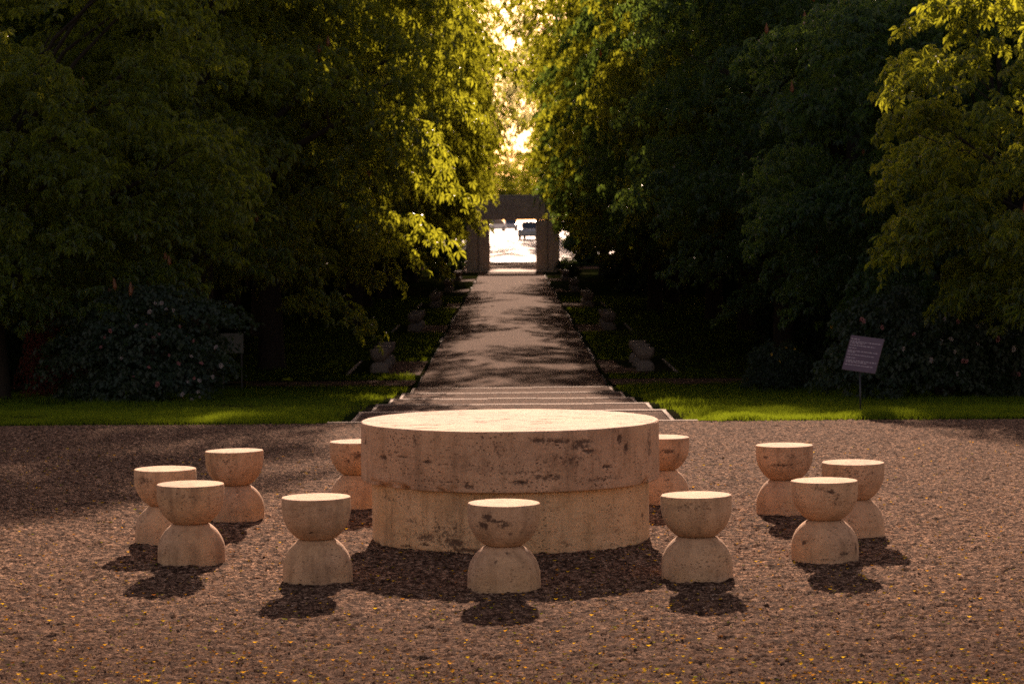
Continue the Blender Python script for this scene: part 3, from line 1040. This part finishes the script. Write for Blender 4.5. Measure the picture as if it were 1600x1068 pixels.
# small pale board in the dark planting on the left
bd = empty('notice_board', ((362 - 800) / 4009 * 52, 52, float(ground_z(52))))
tag(bd, 'dim pale notice board on two posts in the dark shrubbery beside the flowering bush', 'board')
zb = CAM_H - (533 - 345) / 4009 * 52 - float(ground_z(52))
bevel(MB().box(-.23, .23, -.02, .02, zb - .2, zb + .2).build('panel', M['board'], bd), .005)
for sx in (-1, 1):
    MB().tube((sx * .19, .035, -.1), (sx * .19, .035, zb + .15), .018, .018, 8).build('post', M['dark_metal'], bd)

# ------------------------------------------------------------------ foliage
def leaf_template(nl, L, wfac, spread, droop, seed):
    r = random.Random(seed)
    v, t = [], []
    for i in range(nl):
        a = (-spread + 2 * spread * i / (nl - 1)) if nl > 1 else 0
        l = L * (1 - 0.38 * abs(a) / spread if spread else 1) * r.uniform(.92, 1.05)
        dr = droop * r.uniform(.7, 1.3)
        d = np.array([math.cos(a), math.sin(a)])
        p = np.array([-d[1], d[0]])
        w_ = l * wfac
        m_ = d * l * 0.64 * math.cos(dr * .6)
        zm = -l * .64 * math.sin(dr * .6)
        tip = d * l * math.cos(dr)
        b = len(v)
        v += [(d[0] * .008, d[1] * .008, 0), (m_[0] + p[0] * w_, m_[1] + p[1] * w_, zm + w_ * .30),
              (tip[0], tip[1], -l * math.sin(dr)), (m_[0] - p[0] * w_, m_[1] - p[1] * w_, zm + w_ * .30)]
        t += [(b, b + 3, b + 2), (b, b + 2, b + 1)]
    return np.array(v), np.array(t)


def place_leaves(P, az, pitch, roll, scl, tmpl, tint):
    """instances baked into one vertex / tri array"""
    tv, tt = tmpl
    n, k = len(P), len(tv)
    ca, sa = np.cos(az), np.sin(az)
    cp, sp = np.cos(pitch), np.sin(pitch)
    cr, sr = np.cos(roll), np.sin(roll)
    # Rz(az) * Ry(pitch) * Rx(roll)
    Rm = np.zeros((n, 3, 3))
    Rm[:, 0, 0] = ca * cp; Rm[:, 0, 1] = ca * sp * sr - sa * cr; Rm[:, 0, 2] = ca * sp * cr + sa * sr
    Rm[:, 1, 0] = sa * cp; Rm[:, 1, 1] = sa * sp * sr + ca * cr; Rm[:, 1, 2] = sa * sp * cr - ca * sr
    Rm[:, 2, 0] = -sp; Rm[:, 2, 1] = cp * sr; Rm[:, 2, 2] = cp * cr
    V = np.einsum('nij,kj->nki', Rm, tv) * scl[:, None, None] + P[:, None, :]
    F = (np.arange(n) * k)[:, None, None] + tt[None]
    return V.reshape(-1, 3), F.reshape(-1, 3), np.repeat(tint, k)


TM = [leaf_template(6, 0.175, .17, 1.9, .55, 1), leaf_template(7, 0.165, .16, 2.2, .75, 2), leaf_template(5, 0.185, .19, 1.6, .45, 3)]
TS = [leaf_template(3, 0.085, .30, 1.1, .3, 4), leaf_template(3, 0.075, .34, 1.3, .5, 5)]
TR = [leaf_template(5, 0.07, .14, 1.7, .5, 6)]


def foliage(name, clumps, per, crmin, crmax, tmpls, mat, parent, seed, scale=(0.8, 1.25), dens=1.0, dome=0.45, jitter=0.09):
    """clumps: (M,6) centre xyz, outward xyz"""
    rg = np.random.default_rng(seed)
    Vs, Fs, Ts, off = [], [], [], 0
    C = np.asarray(clumps)
    m_ = len(C)
    cr = rg.uniform(crmin, crmax, m_)
    cnt = (per * dens * (cr / ((crmin + crmax) / 2)) ** 2).astype(int)
    idx = np.repeat(np.arange(m_), cnt)
    n = len(idx)
    a = rg.uniform(0, 2 * np.pi, n)
    rr = np.sqrt(rg.random(n))
    out_az = np.arctan2(C[idx, 4], C[idx, 3])
    px = rr * cr[idx] * np.cos(a)
    py = rr * cr[idx] * np.sin(a)
    # tilt the clump outwards (drooping tiers)
    outw = px * np.cos(out_az) + py * np.sin(out_az)
    pz = -dome * cr[idx] * rr ** 2 - 0.32 * outw + rg.normal(0, jitter, n)
    P = C[idx, :3] + np.stack([px, py, pz], 1)
    az = np.arctan2(py + 1.1 * np.sin(out_az) * cr[idx] * .6, px + 1.1 * np.cos(out_az) * cr[idx] * .6) + rg.normal(0, .6, n)
    pitch = np.clip(rg.normal(.45, .35, n) + .35 * rr, -.4, 1.45)
    roll = rg.normal(0, .35, n)
    scl = rg.uniform(*scale, n)
    tint = np.clip(rg.normal(.5, .22, n) + (cr[idx] * 7 % 1 - .5) * .3, 0, 1)
    kind = rg.integers(0, len(tmpls), n)
    for k, tm in enumerate(tmpls):
        s_ = kind == k
        V, F, T = place_leaves(P[s_], az[s_], pitch[s_], roll[s_], scl[s_], tm, tint[s_])
        Vs.append(V); Fs.append(F + off); Ts.append(T)
        off += len(V)
    me = np_mesh(name, np.concatenate(Vs), np.concatenate(Fs), False, {'tint': np.concatenate(Ts)})
    me.materials.append(mat)
    return me


def crown_clumps(nc, rx, ry, zb, zt, seed, inner=0.32, lump=0.22, vase=False):
    rg = np.random.default_rng(seed)
    u = rg.uniform(-1, 1, nc * 3)
    th = rg.uniform(0, 2 * np.pi, nc * 3)
    s_ = np.sqrt(1 - u * u)
    D = np.stack([s_ * np.cos(th), s_ * np.sin(th), u], 1)
    D = D[D[:, 2] > -0.92][:nc]
    n = len(D)
    rad = np.where(rg.random(n) < inner, rg.uniform(.35, .85, n), rg.uniform(.86, 1.03, n))
    rad = rad * (1 + lump * fbm(D * 1.7, 3, seed))
    zc, rz = zb + (zt - zb) * .42, None
    up_ = zt - zc
    dn = zc - zb
    # fuller shoulders than a plain ellipsoid
    hor = np.sign(D[:, :2]) * np.abs(D[:, :2])
    fac = (1 - np.abs(D[:, 2]) ** 2.6) ** 0.5 / np.maximum(np.sqrt(1 - D[:, 2] ** 2), 1e-3)
    fac = np.clip(fac, 1, 1.6)
    X = hor[:, 0] * fac * rad * rx
    Y = hor[:, 1] * fac * rad * ry
    Z = zc + D[:, 2] * rad * np.where(D[:, 2] > 0, up_, dn)
    if vase:
        g = np.interp((Z - zb) / (zt - zb), [0, .45, .68, .9, 1.05], [.60, .64, 1.0, 1.0, .8])
        X, Y = X * g, Y * g
    return np.stack([X, Y, Z, D[:, 0], D[:, 1], D[:, 2]], 1)


def trunk_mesh(name, h, r, clumps, seed, nl=16, lean=0.3):
    rg = random.Random(seed)
    mb = MB()
    pts = [(0, 0, -.3), (0, 0, 0.15)]
    rad = [r * 1.6, r * 1.15]
    N = 7
    for i in range(1, N + 1):
        t = i / N
        pts.append((lean * math.sin(t * 2.2 + seed) * t, lean * math.cos(t * 1.7 + seed) * t * .6, h * t * .86))
        rad.append(r * (1 - .86 * t))
    mb.path(pts, rad, 10)
    cl = sorted(clumps.tolist(), key=lambda c: rg.random())[:nl]
    for c in cl:
        t = max(.22, min(.85, (c[2] / h) * .62))
        k = t * N
        i = int(k)
        a, b = Vector(pts[i + 1]), Vector(pts[min(i + 2, len(pts) - 1)])
        p0 = a.lerp(b, k - i)
        e = Vector((c[0] * .88, c[1] * .88, c[2]))
        mid = p0.lerp(e, .5) + Vector((rg.uniform(-.25, .25), rg.uniform(-.25, .25), (e - p0).length * .10))
        r0 = r * (1 - .8 * t) * .55
        mb.path([p0, p0.lerp(mid, .5) + Vector((0, 0, .08)), mid, mid.lerp(e, .6), e], [r0, r0 * .8, r0 * .6, r0 * .4, .012], 6)
        # twigs off the end
        for _ in range(2):
            q = e + Vector((rg.uniform(-.7, .7), rg.uniform(-.7, .7), rg.uniform(-.3, .4)))
            mb.path([mid.lerp(e, .6), mid.lerp(q, .8), q], [r0 * .35, .012, .006], 5)
    return mb.mesh(name, True)


def spikes_mesh(name, clumps, n, seed, inner_side=0):
    """upright flower candles on the outer clumps"""
    rg = random.Random(seed)
    mb = MB()
    cl = [c for c in clumps.tolist() if c[4] < 0.2]
    for _ in range(n):
        c = rg.choice(cl)
        p = Vector(c[:3]) + Vector((rg.uniform(-.5, .5), rg.uniform(-.6, .1), rg.uniform(-.05, .12)))
        h = rg.uniform(.14, .24)
        tl = Vector((rg.uniform(-.12, .12), rg.uniform(-.12, .12), 1)) * h
        mb.path([p, p + tl * .25, p + tl * .5, p + tl * .78, p + tl], [.012, .034, .028, .017, .004], 6)
    me = mb.mesh(name, False)
    at = me.attributes.new('tint', 'FLOAT', 'POINT')
    at.data.foreach_set('value', np.random.default_rng(seed).random(len(me.vertices)).astype(np.float32))
    me.materials.append(M['spike'])
    return me


PROTO = {}


def proto(key, h, rx, ry, zb, nc, per, mat, seed, crm=(.55, 1.0), r=.22, inner=.32, nl=16, spikes=0, scale=(.8, 1.25), lump=.22, vase=False):
    cl = crown_clumps(nc, rx, ry, zb, h, seed, inner, lump, vase)
    crown = foliage('crown', cl, per, crm[0], crm[1], TM, mat, None, seed, scale)
    trunk = trunk_mesh('trunk', h, r, cl, seed, nl)
    trunk.materials.append(M['bark'])
    sp = spikes_mesh('flower_spikes', cl, spikes, seed) if spikes else None
    PROTO[key] = (trunk, crown, sp)


# height, radii, low edge; near trees get finer clumps
proto('nearL', 9.6, 4.4, 3.8, 1.3, 300, 62, M['leaf'], 11, (.5, .85), .17, .30, 26, 34)
proto('nearR', 7.8, 4.3, 3.8, 1.0, 290, 64, M['leaf2'], 12, (.5, .85), .17, .30, 20, 30)
proto('small', 6.9, 3.2, 3.0, 1.2, 180, 60, M['leaf'], 13, (.42, .75), .13, .30, 16, 60)
proto('A', 12.0, 4.4, 4.6, 1.5, 330, 60, M['leaf'], 14, (.6, 1.05), .24, .35, 14, 24)
proto('B', 12.0, 4.2, 4.8, 1.6, 320, 54, M['leaf'], 15, (.6, 1.05), .26, .35, 14, 20)
proto('C', 12.0, 4.6, 4.6, 1.4, 320, 54, M['leaf2'], 16, (.6, 1.05), .25, .35, 14, 0)
proto('arch', 12.0, 5.3, 4.6, 1.7, 300, 50, M['leaf'], 19, (.6, 1.05), .25, .35, 18, 0, vase=True)
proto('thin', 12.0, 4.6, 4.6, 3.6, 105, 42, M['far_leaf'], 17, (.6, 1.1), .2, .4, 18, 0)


def tree(key, x, y, label, group, s=(1, 1, 1), rz=0.0, name='chestnut_tree'):
    trunk, crown, sp = PROTO[key]
    root = empty(name, (x, y, float(ground_z(y)) - .02), rz)
    root.scale = s
    tag(root, label, 'tree', group)
    link('trunk', trunk, None, root)
    link('crown', crown, None, root)
    if sp is not None:
        o = link('flower_spikes', sp, None, root)
        o['kind'] = 'stuff'
    return root


# front trees, each with a look of its own
tree('nearL', -8.9, 44.5, 'dark leafy chestnut tree nearest on the left, behind the flowering bush', None, (1, 1, 1), R(20))
tree('nearR', 8.9, 46.0, 'dark green chestnut tree drooping behind the sign on the right', None, (1, 1, 1), R(200))
tree('small', 9.0, 38.5, 'sunlit yellow green chestnut tree at the right edge with orange flower spikes', None, (1.05, 1.05, 1.0), R(60))

keys = ['A', 'B', 'C']
near_lab = ['first', 'second', 'third', 'fourth', 'fifth', 'sixth', 'seventh', 'eighth', 'ninth', 'tenth', 'eleventh', 'twelfth', 'thirteenth', 'fourteenth', 'fifteenth', 'sixteenth', 'seventeenth']
# inner rows: (distance, |x| of trunk, height)
for sx, side in ((-1, 'left'), (1, 'right')):
    y, i = (53.5 if sx < 0 else 56.0), 0
    while y < 172:
        off = 18.0 if sx < 0 else 23.0
        H = min(17.5, (y - 4.6 - off) / 2.6 + 1.9)
        k = H / 12.0
        if sx < 0: inner = 3.0 if y < 94 else ((1.5, 2.6)[i % 2] if y < 130 else 2.3)
        else: inner = 3.3 if y < 62 else (2.7 if y < 90 else ((2.2, 2.9)[i % 2] if y < 130 else 2.5))
        wid = 1.0 if y < 70 else 1.1
        if sx < 0 and i < 2: H, inner, wid = (15.2, 17.2)[i], (1.6, 2.6)[i], 1.15
        k = H / 12.0
        X = inner + 4.3 * wid
        if sx < 0: key = ['A', 'B'][i % 2]
        else: key = ['C', 'B', 'C'][i % 3]
        if sx < 0 and i == 1:
            key, X, wid, k = 'arch', 5.7, 1.15, 18.4 / 12
        if y > 77 and i % 3 == (1 if sx < 0 else 2):
            key, X = 'arch', 2.0 + 3.3 * wid
        lab = f'{"sunlit" if sx < 0 else "shaded"} chestnut tree, {near_lab[i]} from the front in the {side} row along the path'
        tree(key, sx * X + random.uniform(-.25, .25), y, lab, f'chestnut trees in the {side} row along the path', (wid, wid, k), random.uniform(0, 6.28))
        y += 8.6 if y < 100 else 10.0
        i += 1
# deeper rows of the park
for sx, side in ((-1, 'left'), (1, 'right')):
    for X0, ya, st, rown in ((13.5, 52, 8.5, 'second'), (20.5, 57, 9.5, 'third'), (28.5, 74, 11, 'fourth'), (37, 100, 13, 'fifth')):
        n_ = 0
        y = ya + random.uniform(0, 3)
        while y < 190:
            H = min(17.0, max(6.5, (y - 22) / 2.6))
            tree(random.choice(keys), sx * (X0 + random.uniform(-1.2, 1.2)), y, f'dark park tree, {near_lab[n_]} from the front in the {rown} row back, {side} of path',
                 f'woodland trees deeper in the park on the {side}', (1.05, 1.05, H / 12), random.uniform(0, 6.28), 'woodland_tree')
            y += st + random.uniform(-1, 1)
            n_ += 1
# beyond the gate
for k, (px, y, kk, H) in enumerate([(684, 200, 'A', 15), (655, 212, 'B', 16), (922, 204, 'B', 14), (945, 215, 'A', 16), (700, 262, 'A', 15), (905, 270, 'B', 17), (660, 226, 'A', 16), (945, 228, 'B', 16),
                                   (620, 205, 'B', 15), (985, 206, 'A', 15), (560, 212, 'A', 15), (1040, 214, 'B', 15), (500, 208, 'B', 15), (1100, 210, 'A', 15)]):
    tree(kk, (px - 797) / 4009 * y, y, f'hazy tree beyond the gate, {near_lab[k]} of its kind, {"left" if px < 797 else "right"} of the opening', 'hazy trees beyond the gate', (1, 1, H / 12), random.uniform(0, 6.28), 'street_tree')
for k, (px, y, H) in enumerate([(744, 238, 25), (852, 246, 25), (742, 285, 29), (856, 300, 29)]):
    tree('thin', (px - 797) / 4009 * y, y, f'pale thin far tree above the gate, {["left nearer", "right nearer", "left farther", "right farther"][k]} one of four', 'pale far trees above the gate', (1.0, 1.0, H / 12), random.uniform(0, 6.28), 'far_tree')

for k, (px, y, H) in enumerate([(768, 452, 12.5), (803, 470, 14), (838, 446, 13)]):
    tree('B', (px - 797) / 4009 * y, y, f'{["left", "middle", "right"][k]} one of three distant trees seen just above the gate lintel', 'distant trees just above the gate lintel', (1.1, 1.1, H / 12), random.uniform(0, 6.28), 'far_tree')


# ------------------------------------------------------------------ shrubs
def shrub_mesh(nc, rx, ry, h, seed, tmpls, mat, per=70, crm=(.22, .42), scale=(.8, 1.3)):
    cl = crown_clumps(nc, rx, ry, .05, h, seed, .3, .3)
    return foliage('foliage', cl, per, crm[0], crm[1], tmpls, mat, None, seed, scale, jitter=.05), cl


def stems_mesh(h, seed, n=9, spread=.5):
    rg = random.Random(seed)
    mb = MB()
    for _ in range(n):
        a = rg.uniform(0, 6.28)
        e = Vector((math.cos(a) * spread * rg.uniform(.4, 1), math.sin(a) * spread * rg.uniform(.4, 1), h * rg.uniform(.6, .9)))
        mb.path([(rg.uniform(-.06, .06), rg.uniform(-.06, .06), -.05), e * .5 + Vector((0, 0, .1)), e], [.022, .015, .006], 6)
    me = mb.mesh('stem', True)
    me.materials.append(M['bark'])
    return me


def blossom_mesh(mat, r, seed):
    """small ruffled flower head of layered petals"""
    rg = random.Random(seed)
    vs, ts = [], []
    for ring, (n, rr, zz) in enumerate(((8, 1.0, 0.0), (7, .8, .3), (6, .55, .5), (4, .3, .62))):
        for i in range(n):
            a = 2 * math.pi * (i + .5 * ring) / n + rg.uniform(-.2, .2)
            w_ = .55
            b = len(vs)
            vs += [(0, 0, zz * r * .3), (rr * r * math.cos(a - w_) * .8, rr * r * math.sin(a - w_) * .8, r * (zz + .25)),
                   (rr * r * math.cos(a), rr * r * math.sin(a), r * (zz + .1 + rg.uniform(0, .2))),
                   (rr * r * math.cos(a + w_) * .8, rr * r * math.sin(a + w_) * .8, r * (zz + .25))]
            ts += [(b, b + 1, b + 2), (b, b + 2, b + 3)]
    me = np_mesh('blossom', np.array(vs), np.array(ts), False, {'tint': np.random.default_rng(seed).random(len(vs))})
    me.materials.append(mat)
    return me


SH1, cl1 = shrub_mesh(90, 1.0, .9, 1.7, 61, TS, M['shrub_leaf'])
SH2, cl2 = shrub_mesh(80, 1.1, .9, 1.3, 62, TS, M['shrub_leaf'])
ST1, ST2 = stems_mesh(1.3, 1), stems_mesh(1.0, 2)
BP, BW, BY = blossom_mesh(M['petal_pink'], .055, 1), blossom_mesh(M['petal_white'], .05, 2), blossom_mesh(M['petal_yellow'], .035, 3)


def shrub(x, y, label, mesh, stems, s=(1, 1, 1), group=None, name='shrub', rz=0.0):
    root = empty(name, (x, y, float(ground_z(y))), rz)
    root.scale = s
    tag(root, label, 'shrub', group)
    link('foliage', mesh, None, root)
    link('stem', stems, None, root)
    return root


def blossoms_px(root, pts, d, meshes, spread=0.0):
    """flower heads on the camera-facing skin of a shrub, at places read off the photo"""
    gz = root.location.z
    for (px, py) in pts:
        ux, uy = unroll(px, py)
        o = link('blossom', random.choice(meshes), None, root)
        X = (ux - 800) / 4009 * d
        Z = CAM_H - (uy - 345) / 4009 * d
        loc = Vector((X, d + random.uniform(-.1, .1), Z))
        o.location = ((loc.x - root.location.x) / root.scale[0], (loc.y - root.location.y) / root.scale[1], (loc.z - gz) / root.scale[2])
        o.rotation_euler = (R(60) + random.uniform(-.5, .5), random.uniform(-.5, .5), random.uniform(-.5, .5))
        k = random.uniform(.4, .85)
        o.scale = (k / root.scale[0], k / root.scale[1], k / root.scale[2])


fl = shrub(-6.15, 42.5, 'rounded dark flowering bush with small pink blossoms on the left lawn edge', SH1, ST1, (1.45, 1.0, 1.12), name='flowering_bush')
blossoms_px(fl, [(228, 507), (280, 510), (172, 517), (162, 527), (158, 542), (239, 529), (303, 532), (219, 556), (232, 574), (207, 590), (298, 557), (264, 555), (278, 568), (249, 522), (233, 487), (313, 568), (302, 591), (190, 560), (246, 600)], 41.4, [BP, BP, BP, BW])
blossoms_px(fl, [(252, 474), (242, 474), (260, 483), (270, 485), (214, 509), (336, 543), (332, 589), (345, 571), (310, 595), (293, 596), (312, 620), (299, 624), (285, 616), (309, 612)], 41.4, [BW])
fr2 = shrub(6.9, 41.0, 'broad dark flowering bush with pale pink blossoms right of the sign', SH2, ST2, (1.55, 1.0, 1.45), name='flowering_bush', rz=0)
blossoms_px(fr2, [(1528, 472), (1498, 502), (1478, 498), (1537, 505), (1548, 502), (1527, 510), (1488, 530), (1491, 549), (1530, 538), (1585, 545), (1505, 564), (1510, 564), (1498, 584), (1592, 585), (1564, 471), (1428, 522), (1458, 563), (1471, 534), (1347, 500), (1380, 512), (1559, 530), (1412, 545)], 39.9, [BP, BW, BW])
ys_ = shrub(5.0, 47.5, 'small dark bush with yellow flowers left of the sign', SH2, ST2, (.55, .55, .75), name='flowering_bush')
blossoms_px(ys_, [(1229, 543), (1242, 545), (1303, 526), (1300, 512), (1207, 554), (1218, 565)], 46.9, [BY])
RD, _ = shrub_mesh(60, .8, .7, 1.6, 71, TR, M['red_leaf'], per=55)
shrub(-8.2, 46.5, 'dark red leaved maple bush at the left edge under the trees', RD, ST1, (.7, .7, 1.35), name='red_maple_bush')

for sx, side in ((-1, 'left'), (1, 'right')):
    for k in range(26):
        y = random.uniform(48, 74) if k < 15 else random.uniform(74, 150)
        X = sx * random.uniform(5.8, min(.23 * y + 1, 26))
        s = random.uniform(.9, 1.5)
        shrub(X, y, f'dark understory shrub under the {side} trees, {"near the front" if y < 60 else ("midway along" if y < 90 else "far along")} the path', random.choice([SH1, SH2]), random.choice([ST1, ST2]), (s, s, s * random.uniform(.8, 1.3)),
              f'understory shrubs beneath the trees on the {side}', rz=random.uniform(0, 6.28))
for k, (px, py, s) in enumerate([(881, 412, .6), (709, 428, .55), (678, 420, .5), (893, 424, .5)]):
    y = 166.0 - 3 * k
    shrub((px - 797) / 4009 * y, y, ['small round bush right of the gate', 'small round bush left of the gate', 'slim small bush farther left of the gate', 'low bush beside the right path edge near the gate'][k], SH1, ST1, (s, s, s), name='round_bush')

for sx, side in ((-1, 'left'), (1, 'right')):
    rgh = np.random.default_rng(90 + sx)
    nh = 330
    P = np.stack([sx * rgh.uniform(3.6 if sx < 0 else 4.4, 30, nh), 193 + rgh.uniform(-.8, .8, nh), rgh.uniform(.2, 4.4, nh), rgh.uniform(-.3, .3, nh), -np.ones(nh), rgh.uniform(0, .6, nh)], 1)
    hg = empty('hedge', (0, 0, -1.15))
    tag(hg, f'tall dark leafy hedge closing the park beyond the gate, on the {side} side', 'hedge')
    link('foliage', foliage('foliage', P, 34, .6, 1.0, TM, M['leaf2'], None, 95 + sx, (1.9, 2.8)), None, hg)
